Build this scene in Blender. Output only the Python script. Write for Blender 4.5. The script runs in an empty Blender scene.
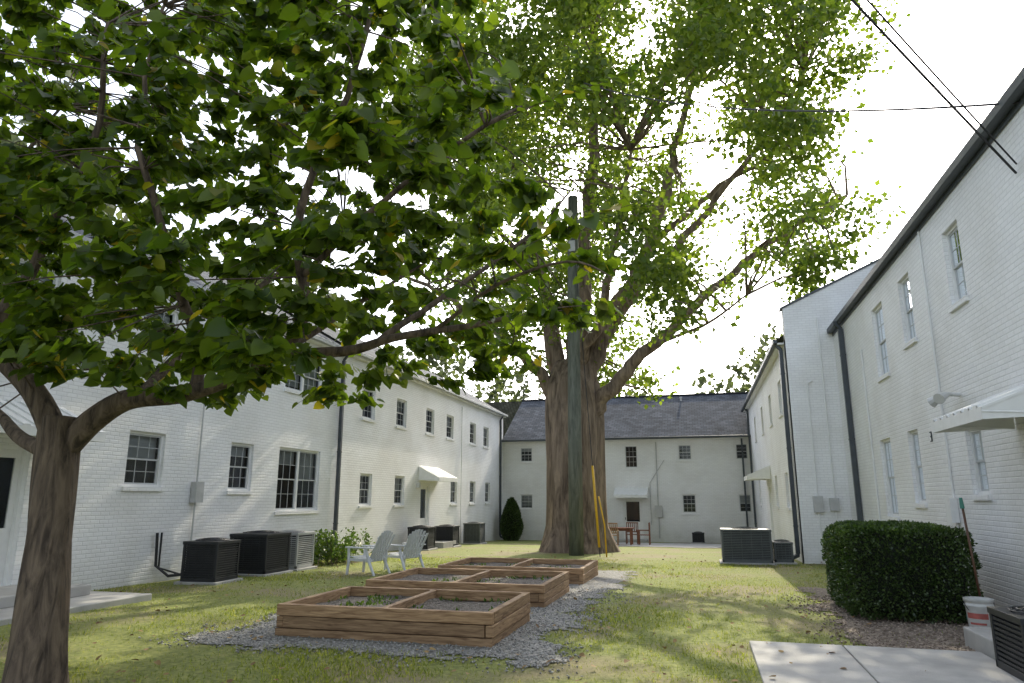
import bpy, math, random
import numpy as np
from mathutils import Vector, Matrix, noise
random.seed(7); rng=np.random.default_rng(7)
scene=bpy.context.scene
R=math.radians

# ------------------------------------------------------------------ helpers
def link(o,parent=None):
    scene.collection.objects.link(o)
    if parent is not None: o.parent=parent
    return o
def empty(name,loc=(0,0,0)):
    e=bpy.data.objects.new(name,None); e.location=loc; e.empty_display_size=.3
    return link(e)
def gz(x,y):
    yy=min(max(y,0),45)
    return -0.00045*yy*yy+0.012*math.sin(x*1.1+y*.6)*math.cos(y*.45-x*.3)
def gz_np(x,y):
    yy=np.clip(y,0,45)
    return -0.00045*yy*yy+0.012*np.sin(x*1.1+y*.6)*np.cos(y*.45-x*.3)

class MB:
    def __init__(s,name,mats): s.n=name; s.m=mats if isinstance(mats,list) else [mats]; s.v=[]; s.f=[]; s.mi=[]; s.M=None
    def add(s,vs,fs,mi=0):
        b=len(s.v)
        if s.M is not None: vs=[tuple(s.M@Vector(v)) for v in vs]
        s.v+= [tuple(v) for v in vs]; s.f+=[tuple(i+b for i in f) for f in fs]; s.mi+=[mi]*len(fs)
    def box(s,x0,x1,y0,y1,z0,z1,mi=0):
        if x0>x1:x0,x1=x1,x0
        if y0>y1:y0,y1=y1,y0
        if z0>z1:z0,z1=z1,z0
        s.add([(x0,y0,z0),(x1,y0,z0),(x1,y1,z0),(x0,y1,z0),(x0,y0,z1),(x1,y0,z1),(x1,y1,z1),(x0,y1,z1)],
              [(0,3,2,1),(4,5,6,7),(0,1,5,4),(1,2,6,5),(2,3,7,6),(3,0,4,7)],mi)
    def tube(s,pts,rad,n=8,mi=0,cap=True,rib=None):
        pts=[Vector(p) for p in pts]
        if not hasattr(rad,'__len__'): rad=[rad]*len(pts)
        vs=[];fs=[];ref=None
        for i,p in enumerate(pts):
            t=(pts[min(i+1,len(pts)-1)]-pts[max(i-1,0)])
            if t.length<1e-6: t=Vector((0,0,1))
            t.normalize()
            if ref is None: ref=Vector((1,0,0)) if abs(t.x)<.9 else Vector((0,1,0))
            a=(ref-t*ref.dot(t)).normalized(); b=t.cross(a); ref=a
            for k in range(n):
                th=2*math.pi*k/n
                r=rad[i]*(rib(th,i,p) if rib else 1)
                vs.append(p+a*math.cos(th)*r+b*math.sin(th)*r)
        for i in range(len(pts)-1):
            for k in range(n):
                fs.append((i*n+k,i*n+(k+1)%n,(i+1)*n+(k+1)%n,(i+1)*n+k))
        if cap:
            fs.append(tuple(range(n-1,-1,-1))); fs.append(tuple(range((len(pts)-1)*n,len(pts)*n)))
        s.add(vs,fs,mi)
    def build(s,parent=None,bevel=0,smooth=False):
        me=bpy.data.meshes.new(s.n); me.from_pydata(s.v,[],s.f)
        for m in s.m: me.materials.append(m)
        me.polygons.foreach_set('material_index',s.mi)
        if smooth: me.polygons.foreach_set('use_smooth',[True]*len(s.f))
        me.update()
        o=bpy.data.objects.new(s.n,me); link(o,parent)
        if bevel:
            md=o.modifiers.new('bev','BEVEL'); md.width=bevel; md.segments=2; md.limit_method='ANGLE'
        return o

def np_mesh(name,V,loops,starts,mats,parent=None,smooth=False,mi=None):
    me=bpy.data.meshes.new(name)
    me.vertices.add(len(V)); me.vertices.foreach_set('co',np.ascontiguousarray(V,dtype=np.float32).ravel())
    me.loops.add(len(loops)); me.loops.foreach_set('vertex_index',loops.astype(np.int32))
    me.polygons.add(len(starts)); me.polygons.foreach_set('loop_start',starts.astype(np.int32))
    if smooth: me.polygons.foreach_set('use_smooth',np.ones(len(starts),dtype=bool))
    for m in (mats if isinstance(mats,list) else [mats]): me.materials.append(m)
    if mi is not None: me.polygons.foreach_set('material_index',mi.astype(np.int32))
    me.update(calc_edges=True); me.validate()
    o=bpy.data.objects.new(name,me); return link(o,parent)

HEART=(np.array([(0,0,0),(.28,-.10,.05),(.5,.18,.12),(.36,.62,.08),(0,1.05,-.06),(-.36,.62,.08),(-.5,.18,.12),(-.28,-.10,.05)]),[[0,1,2,3,4],[0,4,5,6,7]])
OVAL=(np.array([(0,0,0),(.3,.4,.08),(0,1,0),(-.3,.4,.08)]),[[0,1,2],[0,2,3]])
BLADE=(np.array([(-.5,0,0),(.5,0,0),(0,1,0)]),[[0,1,2]])
def scatter(name,tmpl,C,S,T,N,mats,parent=None,sx=1.0,mi=None):
    """C centres, S sizes, T leaf long axis, N normal hints"""
    T=T/np.linalg.norm(T,axis=1,keepdims=True)
    Bx=np.cross(T,N); Bx/= (np.linalg.norm(Bx,axis=1,keepdims=True)+1e-9)
    Nn=np.cross(Bx,T)
    tv,tf=tmpl
    V=C[:,None,:]+S[:,None,None]*(tv[None,:,0,None]*sx*Bx[:,None,:]+tv[None,:,1,None]*T[:,None,:]+tv[None,:,2,None]*Nn[:,None,:])
    n=len(C);k=len(tv)
    fl=np.concatenate([np.array(f) for f in tf]); L=(fl[None,:]+(np.arange(n)*k)[:,None]).ravel()
    lens=np.array([len(f) for f in tf]); off=np.concatenate([[0],np.cumsum(lens)[:-1]])
    St=(off[None,:]+(np.arange(n)*lens.sum())[:,None]).ravel()
    m=None
    if mi is not None: m=np.repeat(mi,len(tf))
    return np_mesh(name,V.reshape(-1,3),L,St,mats,parent,mi=m)
def rdir(n): 
    v=rng.normal(size=(n,3)); return v/np.linalg.norm(v,axis=1,keepdims=True)

# ------------------------------------------------------------------ materials
def mat(name):
    m=bpy.data.materials.new(name); m.use_nodes=True; nt=m.node_tree
    return m,nt,nt.nodes['Principled BSDF'],nt.nodes['Material Output']
def nd(nt,t,**k):
    n=nt.nodes.new(t)
    for a,b in k.items(): setattr(n,a,b)
    return n
def simple(name,col,rough=.6,var=.15,scale=8,bump=.0,metal=0,col2=None,stretch=None,bscale=None,detail=6):
    m,nt,p,o=mat(name)
    tc=nd(nt,'ShaderNodeTexCoord'); vec=tc.outputs['Object']
    if stretch:
        mp=nd(nt,'ShaderNodeMapping'); mp.inputs['Scale'].default_value=stretch; nt.links.new(vec,mp.inputs[0]); vec=mp.outputs[0]
    nz=nd(nt,'ShaderNodeTexNoise'); nz.inputs['Scale'].default_value=scale; nz.inputs['Detail'].default_value=detail
    nt.links.new(vec,nz.inputs['Vector'])
    r=nd(nt,'ShaderNodeValToRGB'); c2=col2 or tuple(c*(1-var) for c in col)
    r.color_ramp.elements[0].color=(*c2,1); r.color_ramp.elements[1].color=(*[min(1,c*(1+var*.4)) for c in col],1)
    r.color_ramp.elements[0].position=.3; r.color_ramp.elements[1].position=.7
    nt.links.new(nz.outputs['Fac'],r.inputs[0]); nt.links.new(r.outputs[0],p.inputs['Base Color'])
    p.inputs['Roughness'].default_value=rough; p.inputs['Metallic'].default_value=metal
    if bump:
        n2=nd(nt,'ShaderNodeTexNoise'); n2.inputs['Scale'].default_value=bscale or scale*4; n2.inputs['Detail'].default_value=5
        nt.links.new(vec,n2.inputs['Vector'])
        b=nd(nt,'ShaderNodeBump'); b.inputs['Strength'].default_value=bump; b.inputs['Distance'].default_value=.02
        nt.links.new(n2.outputs['Fac'],b.inputs['Height']); nt.links.new(b.outputs[0],p.inputs['Normal'])
    return m
def brick_mat():
    m,nt,p,o=mat('painted_brick')
    tc=nd(nt,'ShaderNodeTexCoord'); sp=nd(nt,'ShaderNodeSeparateXYZ'); nt.links.new(tc.outputs['Object'],sp.inputs[0])
    ad=nd(nt,'ShaderNodeMath',operation='ADD'); nt.links.new(sp.outputs[0],ad.inputs[0]); nt.links.new(sp.outputs[1],ad.inputs[1])
    cb=nd(nt,'ShaderNodeCombineXYZ'); nt.links.new(ad.outputs[0],cb.inputs[0]); nt.links.new(sp.outputs[2],cb.inputs[1])
    br=nd(nt,'ShaderNodeTexBrick'); br.inputs['Scale'].default_value=1; br.inputs['Brick Width'].default_value=.215; br.inputs['Row Height'].default_value=.075
    br.inputs['Mortar Size'].default_value=.010; br.inputs['Mortar Smooth'].default_value=.6
    br.inputs['Color1'].default_value=(.88,.88,.875,1); br.inputs['Color2'].default_value=(.83,.83,.825,1); br.inputs['Mortar'].default_value=(.75,.75,.745,1)
    nt.links.new(cb.outputs[0],br.inputs['Vector'])
    nz=nd(nt,'ShaderNodeTexNoise'); nz.inputs['Scale'].default_value=.8; nz.inputs['Detail'].default_value=8; nt.links.new(tc.outputs['Object'],nz.inputs['Vector'])
    rp=nd(nt,'ShaderNodeValToRGB'); rp.color_ramp.elements[0].position=.3; rp.color_ramp.elements[0].color=(.90,.89,.87,1); rp.color_ramp.elements[1].position=.6; rp.color_ramp.elements[1].color=(1,1,1,1)
    nt.links.new(nz.outputs['Fac'],rp.inputs[0])
    mx=nd(nt,'ShaderNodeMixRGB',blend_type='MULTIPLY'); mx.inputs[0].default_value=1; nt.links.new(br.outputs['Color'],mx.inputs[1]); nt.links.new(rp.outputs[0],mx.inputs[2])
    # dirt splash near the ground
    mr=nd(nt,'ShaderNodeMapRange'); mr.inputs['From Min'].default_value=-.5; mr.inputs['From Max'].default_value=.55; mr.inputs['To Min'].default_value=.55; mr.inputs['To Max'].default_value=0
    nt.links.new(sp.outputs[2],mr.inputs[0])
    n3=nd(nt,'ShaderNodeTexNoise'); n3.inputs['Scale'].default_value=3; n3.inputs['Detail'].default_value=8; nt.links.new(tc.outputs['Object'],n3.inputs['Vector'])
    mu=nd(nt,'ShaderNodeMath',operation='MULTIPLY'); nt.links.new(mr.outputs[0],mu.inputs[0]); nt.links.new(n3.outputs['Fac'],mu.inputs[1])
    m2=nd(nt,'ShaderNodeMixRGB'); nt.links.new(mu.outputs[0],m2.inputs[0]); nt.links.new(mx.outputs[0],m2.inputs[1]); m2.inputs[2].default_value=(.38,.36,.3,1)
    nt.links.new(m2.outputs[0],p.inputs['Base Color']); p.inputs['Roughness'].default_value=.6
    n2=nd(nt,'ShaderNodeTexNoise'); n2.inputs['Scale'].default_value=26; n2.inputs['Detail'].default_value=3; nt.links.new(tc.outputs['Object'],n2.inputs['Vector'])
    mm=nd(nt,'ShaderNodeMath',operation='MULTIPLY_ADD'); nt.links.new(n2.outputs['Fac'],mm.inputs[0]); mm.inputs[1].default_value=-.7; nt.links.new(br.outputs['Fac'],mm.inputs[2])
    b=nd(nt,'ShaderNodeBump',invert=True); b.inputs['Strength'].default_value=.5; b.inputs['Distance'].default_value=.012
    nt.links.new(mm.outputs[0],b.inputs['Height']); nt.links.new(b.outputs[0],p.inputs['Normal'])
    return m
def leaf_mat(name,c1,c2,tr,mixf=.4,rough=.45,dry=None):
    m,nt,p,o=mat(name)
    g=nd(nt,'ShaderNodeNewGeometry'); r=nd(nt,'ShaderNodeValToRGB')
    r.color_ramp.elements[0].color=(*c1,1); r.color_ramp.elements[1].color=(*c2,1)
    if dry:
        r.color_ramp.elements[1].position=.97; e=r.color_ramp.elements.new(.99); e.color=(*dry,1)
    nt.links.new(g.outputs['Random Per Island'],r.inputs[0])
    nt.links.new(r.outputs[0],p.inputs['Base Color']); p.inputs['Roughness'].default_value=rough
    t=nd(nt,'ShaderNodeBsdfTranslucent'); mu=nd(nt,'ShaderNodeMixRGB',blend_type='MULTIPLY'); mu.inputs[0].default_value=1
    nt.links.new(r.outputs[0],mu.inputs[1]); mu.inputs[2].default_value=(*tr,1); nt.links.new(mu.outputs[0],t.inputs[0])
    ms=nd(nt,'ShaderNodeMixShader'); ms.inputs[0].default_value=mixf
    nt.links.new(p.outputs[0],ms.inputs[1]); nt.links.new(t.outputs[0],ms.inputs[2]); nt.links.new(ms.outputs[0],o.inputs[0])
    return m
def glass_mat():
    m,nt,p,o=mat('window_glass')
    gl=nd(nt,'ShaderNodeBsdfGlossy'); gl.inputs['Roughness'].default_value=.04; gl.inputs['Color'].default_value=(.9,.95,1,1)
    nz=nd(nt,'ShaderNodeTexNoise'); nz.inputs['Scale'].default_value=1.3; tc=nd(nt,'ShaderNodeTexCoord'); nt.links.new(tc.outputs['Object'],nz.inputs['Vector'])
    b=nd(nt,'ShaderNodeBump'); b.inputs['Strength'].default_value=.15; nt.links.new(nz.outputs['Fac'],b.inputs['Height']); nt.links.new(b.outputs[0],gl.inputs['Normal'])
    tr=nd(nt,'ShaderNodeBsdfTransparent'); tr.inputs[0].default_value=(.8,.84,.84,1)
    lw=nd(nt,'ShaderNodeFresnel'); lw.inputs['IOR'].default_value=1.45
    ms=nd(nt,'ShaderNodeMixShader'); nt.links.new(lw.outputs[0],ms.inputs[0]); nt.links.new(tr.outputs[0],ms.inputs[1]); nt.links.new(gl.outputs[0],ms.inputs[2])
    nt.links.new(ms.outputs[0],o.inputs[0]); return m
def bark_mat(name,c1,c2,sc=10,bs=.9):
    m,nt,p,o=mat(name)
    tc=nd(nt,'ShaderNodeTexCoord'); mp=nd(nt,'ShaderNodeMapping'); mp.inputs['Scale'].default_value=(1,1,.16); nt.links.new(tc.outputs['Object'],mp.inputs[0])
    n=nd(nt,'ShaderNodeTexNoise'); n.inputs['Scale'].default_value=sc; n.inputs['Detail'].default_value=9; n.inputs['Roughness'].default_value=.65; n.inputs['Distortion'].default_value=.6; nt.links.new(mp.outputs[0],n.inputs['Vector'])
    r=nd(nt,'ShaderNodeValToRGB'); r.color_ramp.elements[0].position=.36; r.color_ramp.elements[1].position=.64; r.color_ramp.elements[0].color=(*c1,1); r.color_ramp.elements[1].color=(*c2,1)
    nt.links.new(n.outputs['Fac'],r.inputs[0]); nt.links.new(r.outputs[0],p.inputs['Base Color']); p.inputs['Roughness'].default_value=.9
    b=nd(nt,'ShaderNodeBump'); b.inputs['Strength'].default_value=bs; b.inputs['Distance'].default_value=.05; nt.links.new(n.outputs['Fac'],b.inputs['Height']); nt.links.new(b.outputs[0],p.inputs['Normal'])
    return m
def wood_mat(name,c1,c2):
    m,nt,p,o=mat(name)
    tc=nd(nt,'ShaderNodeTexCoord'); g=nd(nt,'ShaderNodeNewGeometry')
    mp=nd(nt,'ShaderNodeMapping'); mp.inputs['Scale'].default_value=(1.2,1.2,14); nt.links.new(tc.outputs['Object'],mp.inputs[0])
    ad=nd(nt,'ShaderNodeVectorMath',operation='ADD'); nt.links.new(mp.outputs[0],ad.inputs[0])
    cb=nd(nt,'ShaderNodeCombineXYZ'); mu=nd(nt,'ShaderNodeMath',operation='MULTIPLY'); mu.inputs[1].default_value=37; nt.links.new(g.outputs['Random Per Island'],mu.inputs[0]); nt.links.new(mu.outputs[0],cb.inputs[2]); nt.links.new(cb.outputs[0],ad.inputs[1])
    n=nd(nt,'ShaderNodeTexNoise'); n.inputs['Scale'].default_value=3; n.inputs['Detail'].default_value=8; n.inputs['Distortion'].default_value=.8; nt.links.new(ad.outputs[0],n.inputs['Vector'])
    r=nd(nt,'ShaderNodeValToRGB'); r.color_ramp.elements[0].position=.32; r.color_ramp.elements[1].position=.68; r.color_ramp.elements[0].color=(*c1,1); r.color_ramp.elements[1].color=(*c2,1)
    nt.links.new(n.outputs['Fac'],r.inputs[0])
    mr=nd(nt,'ShaderNodeMapRange'); mr.inputs['To Min'].default_value=.72; mr.inputs['To Max'].default_value=1.15; nt.links.new(g.outputs['Random Per Island'],mr.inputs[0])
    mx=nd(nt,'ShaderNodeVectorMath',operation='SCALE'); nt.links.new(r.outputs[0],mx.inputs[0]); nt.links.new(mr.outputs[0],mx.inputs['Scale'])
    nt.links.new(mx.outputs[0],p.inputs['Base Color']); p.inputs['Roughness'].default_value=.75
    b=nd(nt,'ShaderNodeBump'); b.inputs['Strength'].default_value=.4; b.inputs['Distance'].default_value=.01; nt.links.new(n.outputs['Fac'],b.inputs['Height']); nt.links.new(b.outputs[0],p.inputs['Normal'])
    return m
def grass_ground():
    m,nt,p,o=mat('lawn')
    tc=nd(nt,'ShaderNodeTexCoord')
    def nz(s,d=8,dist=0):
        n=nd(nt,'ShaderNodeTexNoise'); n.inputs['Scale'].default_value=s; n.inputs['Detail'].default_value=d; n.inputs['Distortion'].default_value=dist; nt.links.new(tc.outputs['Object'],n.inputs['Vector']); return n
    a=nz(18); r=nd(nt,'ShaderNodeValToRGB'); r.color_ramp.elements[0].position=.3; r.color_ramp.elements[1].position=.7
    r.color_ramp.elements[0].color=(.10,.13,.022,1); r.color_ramp.elements[1].color=(.27,.285,.075,1); nt.links.new(a.outputs['Fac'],r.inputs[0])
    b=nz(.55,8,.4); r2=nd(nt,'ShaderNodeValToRGB'); r2.color_ramp.elements[0].position=.48; r2.color_ramp.elements[1].position=.62; nt.links.new(b.outputs['Fac'],r2.inputs[0])
    c=nz(40,4); r3=nd(nt,'ShaderNodeValToRGB'); r3.color_ramp.elements[0].color=(.12,.095,.055,1); r3.color_ramp.elements[1].color=(.34,.275,.165,1); nt.links.new(c.outputs['Fac'],r3.inputs[0])
    f=nd(nt,'ShaderNodeMath',operation='MULTIPLY'); f.inputs[1].default_value=.75; nt.links.new(r2.outputs[0],f.inputs[0])
    mx=nd(nt,'ShaderNodeMixRGB'); nt.links.new(f.outputs[0],mx.inputs[0]); nt.links.new(r.outputs[0],mx.inputs[1]); nt.links.new(r3.outputs[0],mx.inputs[2])
    nt.links.new(mx.outputs[0],p.inputs['Base Color']); p.inputs['Roughness'].default_value=.95
    bb=nz(60,4); bu=nd(nt,'ShaderNodeBump'); bu.inputs['Strength'].default_value=.5; bu.inputs['Distance'].default_value=.03; nt.links.new(bb.outputs['Fac'],bu.inputs['Height']); nt.links.new(bu.outputs[0],p.inputs['Normal'])
    return m
def gravel_mat(name,c1,c2,sc=45):
    m,nt,p,o=mat(name); tc=nd(nt,'ShaderNodeTexCoord')
    v=nd(nt,'ShaderNodeTexVoronoi'); v.inputs['Scale'].default_value=sc; nt.links.new(tc.outputs['Object'],v.inputs['Vector'])
    r=nd(nt,'ShaderNodeValToRGB'); r.color_ramp.elements[0].color=(*c1,1); r.color_ramp.elements[1].color=(*c2,1)
    sp=nd(nt,'ShaderNodeSeparateColor'); nt.links.new(v.outputs['Color'],sp.inputs[0]); nt.links.new(sp.outputs[0],r.inputs[0])
    nt.links.new(r.outputs[0],p.inputs['Base Color']); p.inputs['Roughness'].default_value=.9
    b=nd(nt,'ShaderNodeBump',invert=True); b.inputs['Strength'].default_value=1; b.inputs['Distance'].default_value=.02; nt.links.new(v.outputs['Distance'],b.inputs['Height']); nt.links.new(b.outputs[0],p.inputs['Normal'])
    return m
def island(name,c1,c2,rough=.85):
    m,nt,p,o=mat(name); g=nd(nt,'ShaderNodeNewGeometry'); r=nd(nt,'ShaderNodeValToRGB')
    r.color_ramp.elements[0].color=(*c1,1); r.color_ramp.elements[1].color=(*c2,1); nt.links.new(g.outputs['Random Per Island'],r.inputs[0]); nt.links.new(r.outputs[0],p.inputs['Base Color']); p.inputs['Roughness'].default_value=rough; return m
def shingle_mat():
    m,nt,p,o=mat('slate_shingle'); tc=nd(nt,'ShaderNodeTexCoord')
    br=nd(nt,'ShaderNodeTexBrick'); br.inputs['Scale'].default_value=1; br.inputs['Brick Width'].default_value=.3; br.inputs['Row Height'].default_value=.2; br.inputs['Mortar Size'].default_value=.012
    br.inputs['Color1'].default_value=(.05,.06,.075,1); br.inputs['Color2'].default_value=(.105,.115,.135,1); br.inputs['Mortar'].default_value=(.03,.03,.035,1)
    nt.links.new(tc.outputs['UV'],br.inputs['Vector'])
    n=nd(nt,'ShaderNodeTexNoise'); n.inputs['Scale'].default_value=1.2; n.inputs['Detail'].default_value=8; nt.links.new(tc.outputs['Object'],n.inputs['Vector'])
    mx=nd(nt,'ShaderNodeMixRGB',blend_type='OVERLAY'); mx.inputs[0].default_value=.6; nt.links.new(br.outputs['Color'],mx.inputs[1]); nt.links.new(n.outputs['Fac'],mx.inputs[2])
    nt.links.new(mx.outputs[0],p.inputs['Base Color']); p.inputs['Roughness'].default_value=.9; p.inputs['Specular IOR Level'].default_value=.12
    return m
BRICK=brick_mat(); TRIM=simple('white_trim_paint',(.8,.8,.78),.5,.06); GLASS=glass_mat()
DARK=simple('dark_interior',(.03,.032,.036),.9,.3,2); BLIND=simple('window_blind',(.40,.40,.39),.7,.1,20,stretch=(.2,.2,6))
SASH=simple('sash_paint',(.52,.53,.53),.5,.08)
GUT=simple('dark_gutter_metal',(.06,.07,.08),.45,.2,5,metal=.2); GUTW=simple('gutter_grey',(.42,.43,.43),.5,.15,5)
SHIN=shingle_mat(); CONC=simple('concrete',(.42,.41,.39),.85,.22,3,bump=.25,bscale=60)
WOOD=wood_mat('cedar_timber',(.19,.105,.05),(.48,.31,.17)); WOODR=wood_mat('red_stained_wood',(.14,.055,.03),(.30,.13,.07))
SOIL=gravel_mat('soil',(.06,.05,.04),(.22,.19,.16),40); GRAV=gravel_mat('gravel',(.14,.135,.12),(.38,.37,.345),38)
STONE=island('gravel_stone',(.13,.125,.115),(.45,.44,.415)); MULCH=gravel_mat('mulch_ground',(.10,.075,.055),(.32,.26,.2),30)
CHIP=island('mulch_chips',(.10,.07,.05),(.38,.31,.25))
BARK1=bark_mat('bark_small_tree',(.05,.035,.026),(.21,.155,.11),14,.9); BARK2=bark_mat('bark_big_tree',(.085,.06,.045),(.33,.25,.185),5,1)
LEAF1=leaf_mat('heart_leaf',(.030,.058,.010),(.105,.145,.020),(2.9,3.0,.7),.52,.42,dry=(.25,.19,.03))
LEAF2=leaf_mat('big_tree_leaf',(.045,.08,.015),(.135,.17,.036),(2.6,2.7,.85),.52,.5)
LEAF3=leaf_mat('hedge_leaf',(.022,.046,.012),(.08,.12,.034),(1.5,1.9,.7),.2,.35)
LEAF4=leaf_mat('far_leaf',(.06,.072,.035),(.13,.145,.07),(1.6,1.8,.9),.3,.7)
LEAF5=leaf_mat('shrub_leaf',(.03,.065,.012),(.11,.16,.03),(1.8,2,.7),.35,.5)
GRASS=leaf_mat('grass_blade',(.085,.12,.018),(.27,.285,.065),(2.0,2.1,.8),.45,.6,dry=(.4,.33,.16))
POLE=bark_mat('weathered_pole',(.085,.092,.075),(.18,.19,.155),9,.3)
ACM=simple('ac_dark_metal',(.03,.032,.035),.5,.2,6,metal=.3); ACG=simple('ac_grey_metal',(.10,.11,.11),.5,.15,6,metal=.2); ACW=simple('ac_beige_metal',(.42,.42,.40),.5,.1,6)
PLAST=simple('white_chair_plastic',(.68,.70,.73),.45,.1,6); WHP=simple('white_plastic',(.62,.62,.60),.4,.15,9)
YEL=simple('yellow_guard',(.72,.42,.02),.45,.15); CAB=simple('cable_black',(.02,.02,.022),.6,.1); RED=simple('red_label',(.45,.12,.1),.6,.3,12)
TEAL=simple('teal_plastic',(.05,.22,.17),.5,.1); STICK=simple('broom_stick',(.12,.06,.035),.5,.2); METER=simple('meter_grey',(.5,.5,.49),.5,.15,5,metal=.1)
LAMPG=simple('lamp_housing',(.6,.6,.58),.4,.1)

# ------------------------------------------------------------------ ground
def axis(segs):
    a=[]
    for lo,hi,st in segs: a+=list(np.arange(lo,hi,st))
    return np.array(sorted(set(np.round(a,4))))
xs=axis([(-300,-20,20),(-20,12,.4),(12,320,20)]); ys=axis([(-100,-4,8),(-4,46,.4),(46,420,22)])
X,Yg=np.meshgrid(xs,ys); V=np.stack([X.ravel(),Yg.ravel(),gz_np(X.ravel(),Yg.ravel())],1)
def gridfaces(nx,ny):
    i=np.arange(nx-1); j=np.arange(ny-1); I,J=np.meshgrid(i,j); b=(J*nx+I).ravel()
    return np.stack([b,b+1,b+nx+1,b+nx],1)
Fq=gridfaces(len(xs),len(ys)); np_mesh('ground',V,Fq.ravel(),np.arange(len(Fq))*4,grass_ground(),smooth=True)

def patch(name,fn,x0,x1,y0,y1,m,off,st=.12,soft=0):
    """sheet following the ground wherever fn(x,y)>0"""
    xs=np.arange(x0,x1,st); ys=np.arange(y0,y1,st); X,Yy=np.meshgrid(xs,ys)
    V=np.stack([X.ravel(),Yy.ravel(),gz_np(X.ravel(),Yy.ravel())+off],1)
    F=gridfaces(len(xs),len(ys)); c=V[F].mean(1); k=np.array([fn(a,b)>0 for a,b in c[:,:2]]); F=F[k]
    return np_mesh(name,V,F.ravel(),np.arange(len(F))*4,m,smooth=True)
def n2(x,y,s=1.0): return noise.noise(Vector((x*s,y*s,3.3)))
def f_gravel(x,y):
    w=.35*n2(x,y,.9)+.3*n2(x,y,2.6)+.2*n2(x,y,9)
    dx=min(x+5.9,-1.7-x); dy=min(y-7.45,18.0-y)
    return min(dx,dy)+w
def f_mulch(x,y):
    w=.35*n2(x,y,1.1)+.25*n2(x,y,4)
    return min(x-1.75,4.2-x,y-9.0,15.5-y)+w
patch('gravel_bed',f_gravel,-6.8,-.9,6.5,18.6,GRAV,.012,.05)
patch('mulch_strip',f_mulch,.9,4.1,8.95,16.2,MULCH,.012,.06)
def f_far(x,y): return min(x+5.2,2.2-x,y-31.5,37.2-y)+.4*n2(x,y,.7)
patch('path',f_far,-6,2.6,31,37.8,CONC,.02,.2)

def stones(name,fn,x0,x1,y0,y1,n,m,smin,smax):
    P=[]
    while len(P)<n:
        x=random.uniform(x0,x1); y=y0+(y1-y0)*random.random()**1.4
        if fn(x,y)>-.5*random.random()**2.5: P.append((x,y,gz(x,y)+.014))
    P=np.array(P); oct_=np.array([(1,0,0),(-1,0,0),(0,1,0),(0,-1,0),(0,0,1),(0,0,-1)],float)
    S=rng.uniform(smin,smax,(n,1,3))*np.array([1,1,.7]); off=oct_[None]*S+rng.normal(0,.15,(n,6,3))*S
    th=rng.uniform(0,6.28,n); c,s=np.cos(th),np.sin(th); o2=off.copy(); o2[:,:,0]=off[:,:,0]*c[:,None]-off[:,:,1]*s[:,None]; o2[:,:,1]=off[:,:,0]*s[:,None]+off[:,:,1]*c[:,None]
    V=(P[:,None]+o2).reshape(-1,3); tf=np.array([(0,2,4),(2,1,4),(1,3,4),(3,0,4),(2,0,5),(1,2,5),(3,1,5),(0,3,5)])
    F=(tf[None]+(np.arange(n)*6)[:,None,None]).reshape(-1,3)
    np_mesh(name,V,F.ravel(),np.arange(len(F))*3,m)
stones('gravel',lambda x,y:f_gravel(x,y),-6.8,-.9,6.7,14,9000,STONE,.008,.024)
stones('mulch',lambda x,y:f_mulch(x,y),1.0,4.1,8.95,14,4000,CHIP,.008,.028)

# concrete
mb=MB('concrete_path',CONC)
for a,b in ((.45,1.425),(1.44,2.78)):
    for c,d in ((5.0,6.95),(6.965,8.95)): mb.box(a,b,c,d,-.2,gz(1,8.5)+.045)
mb.build(bevel=.012)
mb=MB('concrete_porch_slab',CONC); mb.box(-10.9,-8.85,7.3,10.3,-.3,.06); mb.box(-10.9,-9.7,8.2,9.9,.06,.22); mb.build(bevel=.015)
mb=MB('concrete_steps',CONC); mb.box(2.82,4.098,8.35,9.55,-.2,.17); mb.box(3.2,4.097,8.36,9.4,.17,.34); mb.build(bevel=.015)

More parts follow.
